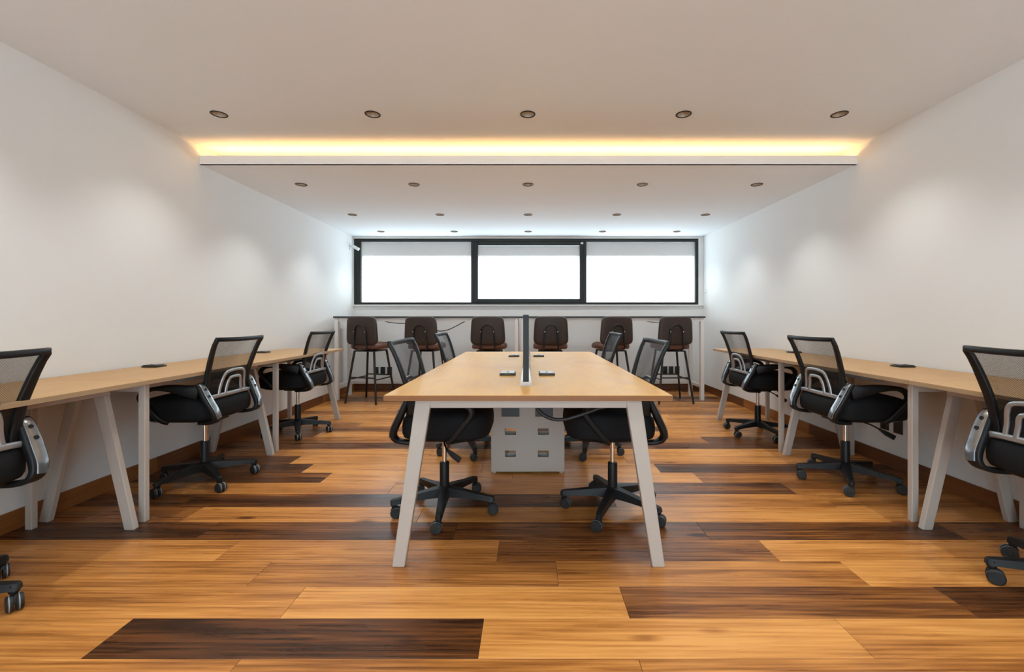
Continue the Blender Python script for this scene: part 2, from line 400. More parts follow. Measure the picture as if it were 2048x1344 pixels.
# ---- ceilings with round openings for the downlights
HR = 0.046
def holed(mb, x0, x1, y0, y1, z, xs, ys, hr=HR, k=24):
    c = 0.075
    gx = sorted([x0, x1] + [q + d for q in xs for d in (-c, c)]); gy = sorted([y0, y1] + [q + d for q in ys for d in (-c, c)])
    for i in range(len(gx) - 1):
        for j in range(len(gy) - 1):
            a, b, e, f = gx[i], gx[i + 1], gy[j], gy[j + 1]
            mx_, my = (a + b) / 2, (e + f) / 2
            if any(abs(mx_ - q) < 1e-4 for q in xs) and any(abs(my - q) < 1e-4 for q in ys) and abs(b - a - 2 * c) < 1e-6 and abs(f - e - 2 * c) < 1e-6:
                vs = []
                for q in range(k):
                    t = 2 * PI * q / k + PI / 4; cs, sn = math.cos(t), math.sin(t); m_ = max(abs(cs), abs(sn))
                    vs.append((mx_ + c * cs / m_, my + c * sn / m_, z)); vs.append((mx_ + hr * cs, my + hr * sn, z))
                fs = [(2 * q, 2 * ((q + 1) % k), 2 * ((q + 1) % k) + 1, 2 * q + 1) for q in range(k)]
                mb.add(vs, fs)
            else: mb.add([(a, e, z), (b, e, z), (b, f, z), (a, f, z)], [(0, 1, 2, 3)])
    return mb
YCB = YC + 0.34
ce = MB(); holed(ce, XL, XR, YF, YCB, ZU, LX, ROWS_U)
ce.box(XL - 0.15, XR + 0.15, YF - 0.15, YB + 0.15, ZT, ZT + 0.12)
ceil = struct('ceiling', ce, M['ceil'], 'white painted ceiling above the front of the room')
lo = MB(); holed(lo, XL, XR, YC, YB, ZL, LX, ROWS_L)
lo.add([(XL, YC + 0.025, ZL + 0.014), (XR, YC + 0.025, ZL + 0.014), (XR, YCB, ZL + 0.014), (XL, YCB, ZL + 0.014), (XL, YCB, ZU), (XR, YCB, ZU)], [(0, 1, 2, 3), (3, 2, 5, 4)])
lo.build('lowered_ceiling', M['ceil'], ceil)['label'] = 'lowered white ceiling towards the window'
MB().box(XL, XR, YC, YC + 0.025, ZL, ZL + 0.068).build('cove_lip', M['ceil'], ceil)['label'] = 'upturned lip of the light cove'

# ---- baseboards of walnut boards
def baseboard(name, label, side):
    root = empty(name, (0, 0, 0)); tag(root, label, kind='structure')
    r2 = random.Random(len(name) * 3 + (1 if side == 'R' else 0))
    if side in 'LR':
        x = XL + 0.006 if side == 'L' else XR - 0.006; y = YF + 0.01; start = {'L': 0.55, 'R': 0.31}[side]
        ys = [YF + 0.001]; q = start - 2.4
        while q < YB - 0.05:
            if q > YF + 0.05: ys.append(q)
            q += 1.22
        ys.append(YB - 0.013)
        for a, b in zip(ys[:-1], ys[1:]):
            o = MB().rbox(-0.0055, 0.0055, -(b - a) / 2 + 0.0004, (b - a) / 2 - 0.0004, 0, 0.098, 0.001, 1).build('board', M['base'], root, loc=(x, (a + b) / 2, 0.0005))
            o.color = (r2.choice([0.26, 0.34, 0.50, 0.3, 0.44]), r2.random(), 0, 1)
    else:
        xs = [XL + 0.001, -1.5, -0.28, 0.94, 2.16, XR - 0.001]
        for a, b in zip(xs[:-1], xs[1:]):
            o = MB().rbox(-(b - a) / 2 + 0.0004, (b - a) / 2 - 0.0004, -0.0055, 0.0055, 0, 0.098, 0.001, 1).build('board', M['baseX'], root, loc=((a + b) / 2, YB - 0.006, 0.0005))
            o.color = (r2.choice([0.16, 0.24, 0.3, 0.2]), r2.random(), 0, 1)
baseboard('baseboard_left', 'walnut baseboard along the left wall', 'L')
baseboard('baseboard_right', 'walnut baseboard along the right wall', 'R')
baseboard('baseboard_back', 'walnut baseboard along the window wall', 'B')

# ---- long window
w1 = empty('window_1', (0, YB + 0.04, WZ0)); tag(w1, 'long black framed window with three frosted panes', kind='structure')
fr = MB(); H = WZ1 - WZ0
fr.rbox(WX0, WX0 + 0.095, -0.035, 0.05, 0, H, 0.003, 1).rbox(WX1 - 0.035, WX1, -0.035, 0.05, 0, H, 0.003, 1)
fr.rbox(WX0 + 0.095, WX1 - 0.035, -0.035, 0.05, 0, 0.032, 0.003, 1).rbox(WX0 + 0.095, WX1 - 0.035, -0.035, 0.05, H - 0.042, H, 0.003, 1)
fr.rbox(-0.855, -0.81, -0.036, 0.05, 0.032, H - 0.042, 0.003, 1).rbox(0.82, 0.862, -0.036, 0.05, 0.032, H - 0.042, 0.003, 1)
fr.build('window_frame', M['frame'], w1)
sa = MB()
sa.rbox(-0.81, -0.755, -0.045, 0.04, 0.032, H - 0.042, 0.004, 1).rbox(0.765, 0.82, -0.045, 0.04, 0.032, H - 0.042, 0.004, 1)
sa.rbox(-0.755, 0.765, -0.045, 0.04, 0.032, 0.088, 0.004, 1).rbox(-0.755, 0.765, -0.045, 0.04, H - 0.10, H - 0.042, 0.004, 1)
sash = sa.build('sash_frame', M['frame'], w1)
MB().box(-0.755, 0.765, 0.006, 0.014, 0.088, H - 0.10).build('pane', M['frost'], w1)
MB().box(WX0 + 0.095, -0.855, 0.006, 0.014, 0.032, H - 0.042).build('pane', M['frost'], w1)
MB().box(0.862, WX1 - 0.035, 0.006, 0.014, 0.032, H - 0.042).build('pane', M['frost'], w1)
bead = MB()
for a, b in ((WX0 + 0.095, -0.855), (0.862, WX1 - 0.035)):
    bead.box(a, a + 0.008, -0.008, 0.006, 0.032, H - 0.042).box(b - 0.008, b, -0.008, 0.006, 0.032, H - 0.042)
    bead.box(a + 0.008, b - 0.008, -0.008, 0.006, 0.032, 0.040).box(a + 0.008, b - 0.008, -0.008, 0.006, H - 0.050, H - 0.042)
bead.build('glazing_bead', plain('grey_glazing_bead', (0.25, 0.25, 0.23), 0.4), w1)
la = MB().rbox(0.775, 0.815, -0.06, -0.046, H - 0.085, H - 0.058, 0.004, 1)
la.build('latch', M['sensor'], sash)['label'] = 'small white window latch'
ev = MB().box(-3.2, 3.2, YB + 0.15, YB + 0.75, 2.30, 2.5).box(-3.2, 3.2, YB + 0.60, YB + 0.75, 2.10, 2.30)
struct('trim_2', ev, M['concrete'], 'shaded concrete eave outside the frosted window')

# ================================================================== LIGHTS
pos_words = ['nearest the left wall', 'second from left wall', 'in mid row', 'second from right wall', 'nearest the right wall']
row_words = {2.90: 'before the glowing cove', 3.95: 'first row past the cove', 5.10: 'second row past the cove', 6.08: 'row closest to the window'}
rim_me = MB().lathe([(HR - 0.004, 0.0), (HR - 0.004, -0.003), (HR + 0.001, -0.0045), (HR + 0.005, -0.003), (HR + 0.006, -0.0005), (HR - 0.004, 0.0)], k=28, cap=False).mesh('trim_ring', M['black'], 50)
cup_me = MB().lathe([(HR - 0.003, 0.0), (HR - 0.008, 0.025), (HR - 0.016, 0.055), (0.0235, 0.062)], k=28, cap=False).mesh('reflector', M['reflector'], 50)
can_me = MB().lathe([(HR - 0.0005, 0.0), (HR - 0.001, 0.08), (0.0005, 0.082)], k=28, cap=False).mesh('can', M['black'], 50)
lamp_me = MB().lathe([(0.024, 0.061), (0.020, 0.057), (0.008, 0.055)], k=20).mesh('lamp', M['lens'], 50)
for z, rows in ((ZU, ROWS_U), (ZL, ROWS_L)):
    for y in rows:
        for i, x in enumerate(LX):
            d = empty('recessed_downlight', (x, y, z))
            lab = ('round black rimmed downlight %s, %s' % (pos_words[i], row_words[y])) if y in row_words else 'round black rimmed ceiling downlight over the viewer'
            tag(d, lab, 'downlight', 'recessed ceiling downlights')
            child('trim_ring', rim_me, d); child('reflector', cup_me, d); child('can', can_me, d); child('lamp', lamp_me, d)
            ld = bpy.data.lights.new('downlight_beam', 'SPOT'); ld.energy = SPOT_W; ld.color = SPOT_COL
            ld.spot_size = math.radians(104); ld.spot_blend = 1.0; ld.shadow_soft_size = 0.018
            lo_ = bpy.data.objects.new('downlight_beam', ld); COL.objects.link(lo_); lo_.parent = d; lo_.location = (0, 0, 0.010)
led = empty('led_strip', (0, YC + 0.065, ZL + 0.0145)); tag(led, 'warm glowing strip light hidden in the ceiling cove', 'strip light')
MB().box(XL + 0.02, XR - 0.02, -0.010, 0.010, 0, 0.034).build('backing_rail', M['white'], led)
MB().box(XL + 0.03, XR - 0.03, -0.006, 0.006, 0.0342, 0.040).build('diffuser', M['led'], led)

# ================================================================== FURNITURE
# ---- central bench table
TY0, TY1 = 1.80, 4.17
tb = empty('bench_table', (0, (TY0 + TY1) / 2, 0))
tag(tb, 'large honey wood shared table with white splayed legs in the middle', 'table')
hl = (TY1 - TY0) / 2
MB().rbox(-0.603, 0.600, -hl, hl, 0.7265, 0.750, 0.0015, 1).build('tabletop', M['honey'], tb)
ed = MB().box(-0.6035, 0.6005, -hl - 0.001, -hl + 0.001, 0.7275, 0.7487).box(-0.6035, 0.6005, hl - 0.001, hl + 0.001, 0.7275, 0.7487)
ed.box(-0.6042, -0.602, -hl, hl, 0.7275, 0.7487).box(0.599, 0.6012, -hl, hl, 0.7275, 0.7487)
ed.build('edge_band', M['honey_edge'], tb)
def slant_leg(xt, xb, y0, y1, wid, zt, wtop=None):
    """flat bar leg from (xt) at the top to (xb) on the floor, rounded edges"""
    mb = MB(); t = Vector((xb - xt, 0, -zt)).normalized()
    pts = [(xt, (y0 + y1) / 2, zt), (xb, (y0 + y1) / 2, 0.004)]
    # a horizontal rectangle swept down keeps the ends level
    pr = rrect(wid, y1 - y0, 0.004, 2); vs = []; k = len(pr)
    for (px, py, pz), kx in zip(pts, ((wtop or wid) / wid, 1.0)): vs += [(px + u * kx, py + v, pz) for u, v in pr]
    fs = [(q, (q + 1) % k, k + (q + 1) % k, k + q) for q in range(k)] + [tuple(range(k)), tuple(k + q for q in range(k))]
    mb.add(vs, fs)
    mb.box(xb - wid / 2 + 0.003, xb + wid / 2 - 0.003, y0 + 0.003, y1 - 0.003, 0.0, 0.004)
    return mb
ZA = 0.726
for yy in (-hl + 0.06, hl - 0.10):
    for s in (-1, 1):
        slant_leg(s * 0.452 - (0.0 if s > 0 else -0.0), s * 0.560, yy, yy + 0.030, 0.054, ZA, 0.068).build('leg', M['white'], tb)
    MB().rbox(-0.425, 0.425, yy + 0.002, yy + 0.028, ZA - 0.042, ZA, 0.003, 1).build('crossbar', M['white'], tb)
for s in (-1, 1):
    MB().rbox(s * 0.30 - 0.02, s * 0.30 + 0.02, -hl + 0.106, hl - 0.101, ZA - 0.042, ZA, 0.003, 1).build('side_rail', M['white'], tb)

# white cable box leg in the centre of the table
cb = empty('cable_box', (-0.005, 2.98, 0)); tag(cb, 'white metal cable box with square cutouts under the shared table', 'cable box')
BW, BD, BH = 0.252, 0.10, 0.68
holes_x = [(-0.158, -0.082), (0.070, 0.146)]; holes_z = [(0.115, 0.160), (0.268, 0.313)]
def holed_panel(y, t):
    mb = MB(); gx = sorted([-BW, BW] + [q for h in holes_x for q in h]); gz = sorted([0.015, BH] + [q for h in holes_z for q in h])
    for i in range(len(gx) - 1):
        for j in range(len(gz) - 1):
            if (gx[i], gx[i + 1]) in holes_x and (gz[j], gz[j + 1]) in holes_z: continue
            mb.box(gx[i], gx[i + 1], y, y + t, gz[j], gz[j + 1])
    bm = bmesh.new(); me = mb.mesh('panel', M['white']); bm.from_mesh(me)
    bmesh.ops.remove_doubles(bm, verts=bm.verts, dist=1e-5)
    # drop the inner walls shared by two cells
    seen = {}
    for f in bm.faces:
        key = tuple(sorted(v.index for v in f.verts)); seen.setdefault(key, []).append(f)
    bmesh.ops.delete(bm, geom=[f for fs in seen.values() if len(fs) > 1 for f in fs], context='FACES')
    bmesh.ops.recalc_face_normals(bm, faces=bm.faces[:]); bm.to_mesh(me); bm.free(); return me
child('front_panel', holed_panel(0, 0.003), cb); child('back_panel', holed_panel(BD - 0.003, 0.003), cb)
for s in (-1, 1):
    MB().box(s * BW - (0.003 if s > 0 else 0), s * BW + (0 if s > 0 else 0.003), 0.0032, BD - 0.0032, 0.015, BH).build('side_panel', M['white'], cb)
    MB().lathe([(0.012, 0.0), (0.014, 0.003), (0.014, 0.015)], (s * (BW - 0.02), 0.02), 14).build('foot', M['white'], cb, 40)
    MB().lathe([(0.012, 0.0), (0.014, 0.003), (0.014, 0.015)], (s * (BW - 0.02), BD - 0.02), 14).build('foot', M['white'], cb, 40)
for x0, x1 in ((-0.180, -0.058), (0.052, 0.174)):
    MB().rbox(x0, x1, -0.008, -0.0002, 0.395, 0.477, 0.002, 1).build('outlet_plate', M['outlet'], cb)['label'] = 'black rectangular socket plate'

# divider screen
ds = empty('desk_divider', (-0.012, 2.98, 0.75)); tag(ds, 'thin charcoal divider screen standing along the shared table', 'divider')
MB().rbox(-0.0125, 0.0125, -0.93, 0.93, 0.022, 0.336, 0.004, 2).build('screen_panel', M['screen'], ds, 40)
MB().rbox(-0.0135, 0.0135, -0.934, -0.9305, 0.020, 0.338, 0.001, 1).build('end_cap', M['black'], ds)
for y in (-0.90, -0.30, 0.30, 0.90):
    c = MB()
    for s in (-1, 1):
        vs = [(s * 0.013, 0.030, 0), (s * 0.028, 0.030, 0), (s * 0.025, 0.030, 0.028), (s * 0.018, 0.030, 0.075), (s * 0.013, 0.030, 0.082)]
        vs += [(x, -0.030, z) for x, _, z in vs]
        c.add(vs, [(0, 1, 2, 3, 4), (9, 8, 7, 6, 5)] + [(q, (q + 1) % 5, 5 + (q + 1) % 5, 5 + q) for q in range(5)])
    c.box(-0.013, 0.013, -0.03, 0.03, 0, 0.0215)
    c.build('clamp', M['bracketwhite'], ds, loc=(0, y, 0.0003))
# flip-up sockets
def socket(x, y, z, label, group, dark=False, wx=0.090, wy=0.115):
    o = empty('desk_socket', (x, y, z)); tag(o, label, 'socket', group)
    MB().rbox(-wx / 2, wx / 2, -wy / 2, wy / 2, 0.0004, 0.011, 0.003, 2).build('frame', M['flapdark'], o, 40)
    MB().rbox(-wx / 2 + 0.006, wx / 2 - 0.006, -wy / 2 + 0.004, wy / 2 - 0.012, 0.0112, 0.0155, 0.0015, 1).build('lid', M['flapdark' if dark else 'flap'], o)
    MB().lathe([(0.006, 0.0157), (0.006, 0.0175), (0.0045, 0.018)], (0.0, -0.02), 12).build('finger_pull', M['black'], o)
socket(-0.118, 2.48, 0.75, 'bronze flip socket on the shared table, near one left of the divider', 'sockets on the shared table')
socket(0.104, 2.48, 0.75, 'bronze flip socket on the shared table, near one right of the divider', 'sockets on the shared table')
socket(-0.122, 3.66, 0.75, 'bronze flip socket on the shared table, far one left of the divider', 'sockets on the shared table')
socket(0.086, 3.66, 0.75, 'bronze flip socket on the shared table, far one right of the divider', 'sockets on the shared table')
# cable looping from the underside of the table
pts = cr([(0.022, 2.09, 0.722), (0.028, 2.09, 0.665), (0.062, 2.09, 0.612), (0.115, 2.09, 0.585), (0.175, 2.09, 0.583), (0.245, 2.09, 0.602), (0.33, 2.09, 0.632), (0.40, 2.09, 0.655), (0.44, 2.09, 0.690), (0.45, 2.09, 0.722)], 8)
tag(MB().tube(pts, 0.0085, 10).build('power_cable', M['cable'], smooth=60), 'black cable looping in front of the white cable box', 'cable')

# ---- wall desks
DL = 1.19
def wall_desk(sgn, yn, yf, label):
    """sgn -1 left wall, +1 right wall; local origin on the floor at mid length"""
    xi, xo = 1.972, 2.600                      # front edge, wall edge
    ym = (yn + yf) / 2; d = empty('wall_desk', (sgn * (xi + xo) / 2, ym, 0))
    tag(d, label, 'desk', 'wall desks with oak tops')
    c = (xi + xo) / 2; h = (yf - yn) / 2; hw = (xo - xi) / 2
    def X(x): return sgn * (x - c)
    def bx(a, b): return min(X(a), X(b)), max(X(a), X(b))
    a, b = bx(xi, xo)
    MB().rbox(a, b, -h, h, 0.727, 0.750, 0.0015, 1).build('desktop', M['oak'], d)
    e0, e1 = bx(xi - 0.0008, xi + 0.001)
    MB().box(e0, e1, -h, h, 0.7282, 0.7488).build('edge_band', M['oak_edge'], d)
    # near end: upright front leg, splayed rear leg ; far end: splayed front leg, upright rear leg
    def upright(x, y, w_):
        p, q = bx(x - w_ / 2, x + w_ / 2)
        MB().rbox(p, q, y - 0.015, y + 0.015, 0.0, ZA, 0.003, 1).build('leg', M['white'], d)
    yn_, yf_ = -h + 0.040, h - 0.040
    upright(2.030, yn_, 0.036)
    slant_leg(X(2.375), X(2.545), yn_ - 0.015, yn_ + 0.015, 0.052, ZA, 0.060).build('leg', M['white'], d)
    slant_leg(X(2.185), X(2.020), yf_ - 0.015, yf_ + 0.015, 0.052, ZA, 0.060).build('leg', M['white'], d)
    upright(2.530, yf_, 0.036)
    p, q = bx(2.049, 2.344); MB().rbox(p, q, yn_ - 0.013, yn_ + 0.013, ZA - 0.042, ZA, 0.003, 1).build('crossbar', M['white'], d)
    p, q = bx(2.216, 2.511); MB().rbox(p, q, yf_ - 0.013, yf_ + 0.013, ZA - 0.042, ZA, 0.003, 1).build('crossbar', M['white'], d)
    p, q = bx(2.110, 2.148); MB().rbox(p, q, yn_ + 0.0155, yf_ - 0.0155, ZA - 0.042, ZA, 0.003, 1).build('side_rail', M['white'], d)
    p, q = bx(2.430, 2.468); MB().rbox(p, q, yn_ + 0.0155, yf_ - 0.0155, ZA - 0.042, ZA, 0.003, 1).build('side_rail', M['white'], d)
    return d
SE = [1.045, 2.242, 3.432, 4.622]
names = ['nearest the viewer', 'in the middle of the run', 'at the far end by the bar']
for sgn, sw in ((-1, 'left'), (1, 'right')):
    for i in range(3):
        wall_desk(sgn, SE[i] + 0.001, SE[i + 1] - 0.001, 'oak topped white legged desk along the %s wall, %s' % (sw, names[i]))
for sgn, sw in ((-1, 'left'), (1, 'right')):
    socket(sgn * 2.475, 2.86, 0.75, 'flat black socket on the middle desk by the %s wall' % sw, 'sockets on the wall desks', True, 0.10, 0.085)
    socket(sgn * 2.475, 4.03, 0.75, 'flat black socket on the far desk by the %s wall' % sw, 'sockets on the wall desks', True, 0.10, 0.085)

# ---- mesh task chairs
def back_y(x, z):
    zs = [0.50, 0.56, 0.64, 0.75, 0.85, 0.90, 0.948]; ys = [-0.145, -0.135, -0.137, -0.158, -0.192, -0.212, -0.240]
    z = min(max(z, zs[0]), zs[-1])
    for i in range(len(zs) - 1):
        if z <= zs[i + 1]:
            t = (z - zs[i]) / (zs[i + 1] - zs[i]); y = ys[i] + (ys[i + 1] - ys[i]) * t; break
    return y - 0.028 * (1 - (x / 0.235) ** 2)
def back_hw(z):       # half width of the frame centre line
    t = min(max((z - 0.54) / 0.40, 0), 1); return 0.178 + 0.042 * t ** 1.3
caster_fork = MB()
caster_fork.lathe([(0.0075, 0.052), (0.0075, 0.082)], (0, 0), 10)
caster_fork.sweep([(0, -0.030, 0.030), (0, -0.026, 0.046), (0, -0.012, 0.0575), (0, 0.008, 0.057), (0, 0.014, 0.044)], rrect(0.020, 0.006, 0.002, 1), (1, 0, 0))
caster_fork_me = caster_fork.mesh('caster', M['black'], 45)
wheel = MB().lathe([(0.010, -0.010), (0.0245, -0.010), (0.0285, -0.006), (0.029, 0.006), (0.0265, 0.0095), (0.012, 0.010), (0.010, 0.007)], k=20).xf(Matrix.Rotation(PI / 2, 4, 'Y'))
wheel_me = wheel.mesh('wheel', M['rubber'], 40)
band_me = MB().lathe([(0.0294, -0.0035), (0.0294, -0.0005), (0.0282, -0.0005), (0.0282, -0.0035)], k=20, cap=False).xf(Matrix.Rotation(PI / 2, 4, 'Y')).mesh('wheel_band', M['greyring'], 40)
def make_chair():
    t = empty('task_chair')
    # seat cushion
    se = superell(0.245, 0.235, 4.2, 56, 0, 0.035)
    crown = lambda b: (lambda x, y: b + 0.010 * (1 - (x / 0.245) ** 2) - 0.024 * max(0, (y - 0.14) / 0.13) ** 2 - 0.030 * max(0, (-0.06 - y) / 0.14) ** 2)
    MB().layers(se, [(0.90, 0.449), (0.97, 0.452), (1.0, 0.470), (1.006, 0.505), (1.0, crown(0.538)), (0.985, crown(0.558)), (0.95, crown(0.572)), (0.86, crown(0.580)), (0.6, crown(0.583)), (0.25, crown(0.584))]).build('seat', M['fabric'], t, 60)
    sp = superell(0.238, 0.228, 4.0, 40, 0, 0.035)
    MB().layers(sp, [(0.6, 0.432), (0.88, 0.436), (0.95, 0.4485)]).build('seat_pan', M['black'], t, 40)
    me = MB().rbox(-0.075, 0.075, -0.11, 0.09, 0.405, 0.431, 0.008, 2); me.lathe([(0.024, 0.385), (0.030, 0.405)], k=16)
    me.build('tilt_mechanism', M['black'], t, 40)
    lv = MB().tube(cr([(0.07, 0.02, 0.418), (0.16, 0.03, 0.416), (0.215, 0.055, 0.395)], 5), 0.005, 8)
    lv.sweep([(0.208, 0.05, 0.399), (0.224, 0.085, 0.374), (0.236, 0.125, 0.350)], rrect(0.030, 0.010, 0.004, 2), (0, 1, 1), scales=[0.40, 0.95, 1.0])
    lv.build('lever', M['black'], t, 50)
    MB().lathe([(0.014, 0.265), (0.014, 0.392)], k=16).build('gas_lift', M['chrome'], t, 40)
    MB().lathe([(0.0265, 0.085), (0.0265, 0.262), (0.0245, 0.2665), (0.016, 0.268)], k=20).build('column_sleeve', M['black'], t, 40)
    # star base
    b = MB().lathe([(0.030, 0.075), (0.046, 0.078), (0.048, 0.108), (0.040, 0.128), (0.029, 0.134)], k=20)
    for i in range(5):
        a = 2 * PI * i / 5; m = MB()
        q = lambda r, w_, z0, z1: [(r, -w_, z0), (r, w_, z0), (r, w_ * 0.72, z1), (r, -w_ * 0.72, z1)]
        st = [q(0.025, 0.032, 0.080, 0.130), q(0.10, 0.027, 0.081, 0.121), q(0.19, 0.022, 0.079, 0.108), q(0.262, 0.019, 0.074, 0.100), q(0.283, 0.0165, 0.071, 0.0965), q(0.291, 0.010, 0.073, 0.090)]
        vs = [p for s_ in st for p in s_]; fs = []
        for k in range(len(st) - 1):
            for e in range(4): fs.append((k * 4 + e, k * 4 + (e + 1) % 4, k * 4 + 4 + (e + 1) % 4, k * 4 + 4 + e))
        fs += [(3, 2, 1, 0), tuple(len(vs) - 4 + e for e in range(4))]
        m.add(vs, fs); m.lathe([(0.012, 0.060), (0.0155, 0.064), (0.0165, 0.090), (0.012, 0.097)], (0.272, 0), 14)
        m.xf(Matrix.Rotation(a, 4, 'Z')); b.add(m.v, m.f)
    b.build('star_base', M['black'], t, 35)
    for i in range(5):
        a = 2 * PI * i / 5
        c = child('caster', caster_fork_me, t, (0.272 * math.cos(a), 0.272 * math.sin(a), 0), a + 0.6 + 1.9 * i)
        for s in (-1, 1):
            wv = child('wheel', wheel_me, c, (s * 0.0125, -0.012, 0.029)); child('wheel_band', band_me, c, (s * 0.0125 - 0.0, -0.012, 0.029))
    # backrest frame: one loop of flat plastic
    zs = [0.575, 0.62, 0.68, 0.74, 0.80, 0.86, 0.905, 0.934]
    R = [(back_hw(z), back_y(back_hw(z), z), z) for z in zs] + [(0.222, back_y(0.222, 0.940) , 0.941)]
    T = [(x, back_y(x, 0.942), 0.942 - 0.004 * (1 - (x / 0.22) ** 2)) for x in (0.16, 0.08, 0.0, -0.08, -0.16)]
    Lf = [(-x, y, z) for x, y, z in R[::-1]]
    bt = [(x, back_y(x, 0.560), 0.560) for x in (-0.165, -0.09, 0, 0.09, 0.165)]
    loop = R + T + Lf + bt
    fm_ = MB(); prof = rrect(0.020, 0.036, 0.006, 2)
    # width lies across the loop in the plane of the back, thickness along y
    sides = [(0, 1, 0)] * len(loop)
    sc = []
    for p in loop:
        k_ = 1.0 if p[2] < 0.80 else 1.0 - 0.25 * (p[2] - 0.80) / 0.14
        sc.append((1.0, k_ if p[2] > 0.57 else 0.7))
    fm_.sweep(loop, prof, sides, closed=True, scales=sc)
    fm_.build('back_frame', M['black'], t, 45)
    # mesh panel, with a denser lower band
    def panel(z0, z1, n, off):
        mb = MB(); nx = 14; vs = []; fs = []
        for j in range(n + 1):
            z = z0 + (z1 - z0) * j / n
            for i in range(nx + 1):
                x = (2 * i / nx - 1) * (back_hw(z) - 0.004); vs.append((x, back_y(x, z) + off, z))
        for j in range(n):
            for i in range(nx): fs.append((j * (nx + 1) + i, j * (nx + 1) + i + 1, (j + 1) * (nx + 1) + i + 1, (j + 1) * (nx + 1) + i))
        return mb.add(vs, fs)
    panel(0.565, 0.938, 16, 0.0).build('back_mesh', M['mesh'], t, 60)
    panel(0.565, 0.938, 16, 0.0045).build('mesh_backing', M['mesh'], t, 60)
    panel(0.565, 0.735, 8, 0.009).build('lower_mesh', M['mesh2'], t, 60)
    # lumbar support on the outside of the back
    def ly(x, z): return back_y(x, z) - 0.022
    arch = [(-0.122, 0.588), (-0.112, 0.640), (-0.100, 0.695), (-0.080, 0.726), (-0.040, 0.737), (0, 0.739), (0.040, 0.737), (0.080, 0.726), (0.100, 0.695), (0.112, 0.640), (0.122, 0.588)]
    ring = [(-0.074, 0.594), (-0.064, 0.640), (-0.053, 0.678), (-0.030, 0.693), (0.030, 0.693), (0.053, 0.678), (0.064, 0.640), (0.074, 0.594)]
    lu = MB(); pr = rrect(0.012, 0.019, 0.005, 2)
    P = cr([(x, ly(x, z), z) for x, z in arch], 4); lu.sweep(P, pr, (0, 1, 0))
    P = cr([(x, ly(x, z) - 0.004, z) for x, z in ring], 4); lu.sweep(P, pr, (0, 1, 0))
    bar = [(-0.205, -0.165, 0.578), (-0.15, ly(-0.15, 0.582), 0.584), (-0.09, ly(-0.09, 0.585), 0.587), (0, ly(0, 0.588) - 0.004, 0.589), (0.09, ly(0.09, 0.585), 0.587), (0.15, ly(0.15, 0.582), 0.584), (0.205, -0.165, 0.578)]
    lu.sweep(cr(bar, 5), rrect(0.014, 0.026, 0.006, 2), (0, 1, 0))
    lu.build('lumbar_support', M['gloss'], t, 50)
    # armrests with their rear brackets
    for s in (-1, 1):
        X = lambda x: s * x
        pa = cr([(X(0.226), -0.132, 0.622), (X(0.245), -0.075, 0.634), (X(0.258), 0.01, 0.652), (X(0.262), 0.11, 0.652), (X(0.262), 0.165, 0.632), (X(0.261), 0.186, 0.597), (X(0.258), 0.168, 0.562), (X(0.252), 0.13, 0.515), (X(0.240), 0.085, 0.460), (X(0.215), 0.06, 0.438)], 5)
        n_ = len(pa); sc = [(1.0 - 0.35 * max(0, (i / n_ - 0.55) / 0.45), 0.85 + 2.0 * max(0.0, 1 - i / n_ * 3.4) ** 1.1) for i in range(n_)]
        ar = MB().sweep(pa, rrect(0.044, 0.034, 0.012, 3), (1, 0, 0), scales=sc)
        ar.build('armrest', M['black'], t, 50)
        ctl = [(0.224, -0.128, 0.672), (0.223, -0.146, 0.650), (0.220, -0.166, 0.605), (0.215, -0.190, 0.555), (0.208, -0.214, 0.505), (0.199, -0.223, 0.468), (0.190, -0.206, 0.440), (0.182, -0.160, 0.428), (0.175, -0.10, 0.426)]
        pb = cr([(X(x), y, z) for x, y, z in ctl], 5); n_ = len(pb)
        sc = [(0.92 + 0.18 * math.sin(PI * min(1, i / n_ * 1.4)) - 0.35 * max(0, i / n_ - 0.7) / 0.3, 1.0 + 0.5 * math.sin(PI * min(1, i / n_ * 1.3))) for i in range(n_)]
        br = MB().sweep(pb, rrect(0.058, 0.020, 0.008, 3), (1, 0, 0), scales=sc).build('arm_bracket', M['black'], t, 50)
        # silver strip painting the sheen on the black bracket's rear face
        ps = cr([(X(x), y - 0.0125 - (0.004 if 0.45 < z < 0.62 else 0), z - (0.006 if z < 0.47 else 0)) for x, y, z in ctl[:6]], 5)
        ns = len(ps); ss = [(0.62 + 0.14 * math.sin(PI * i / ns), 1.0) for i in range(ns)]
        MB().sweep(ps, rrect(0.058, 0.009, 0.004, 3), (1, 0, 0), scales=ss).build('sheen_strip', M['bracket'], br, 50)
        for z in (0.640, 0.598):
            y = -0.1695 if z > 0.62 else -0.1925
            m = MB().lathe([(0.0090, -0.002), (0.0090, 0.0022), (0.0055, 0.0022), (0.0055, 0.0008)], k=12).xf(Matrix.Translation((X(0.221), y, z)) @ Matrix.Rotation(PI / 2 - 0.38, 4, 'X'))
            m.build('bolt', M['black'], br)
    return t
CG = 'black mesh task chairs'
def star(t, deg):
    """turn only the star base and its casters to a world angle"""
    r = math.radians(deg) - t.rotation_euler.z
    for ch in t.children:
        if ch.name.startswith('star_base'): ch.rotation_euler.z = r
        if ch.name.startswith('caster'):
            v = Vector(ch.location); v.rotate(Matrix.Rotation(r, 3, 'Z')); ch.location = v; ch.rotation_euler.z += r
proto = make_chair()
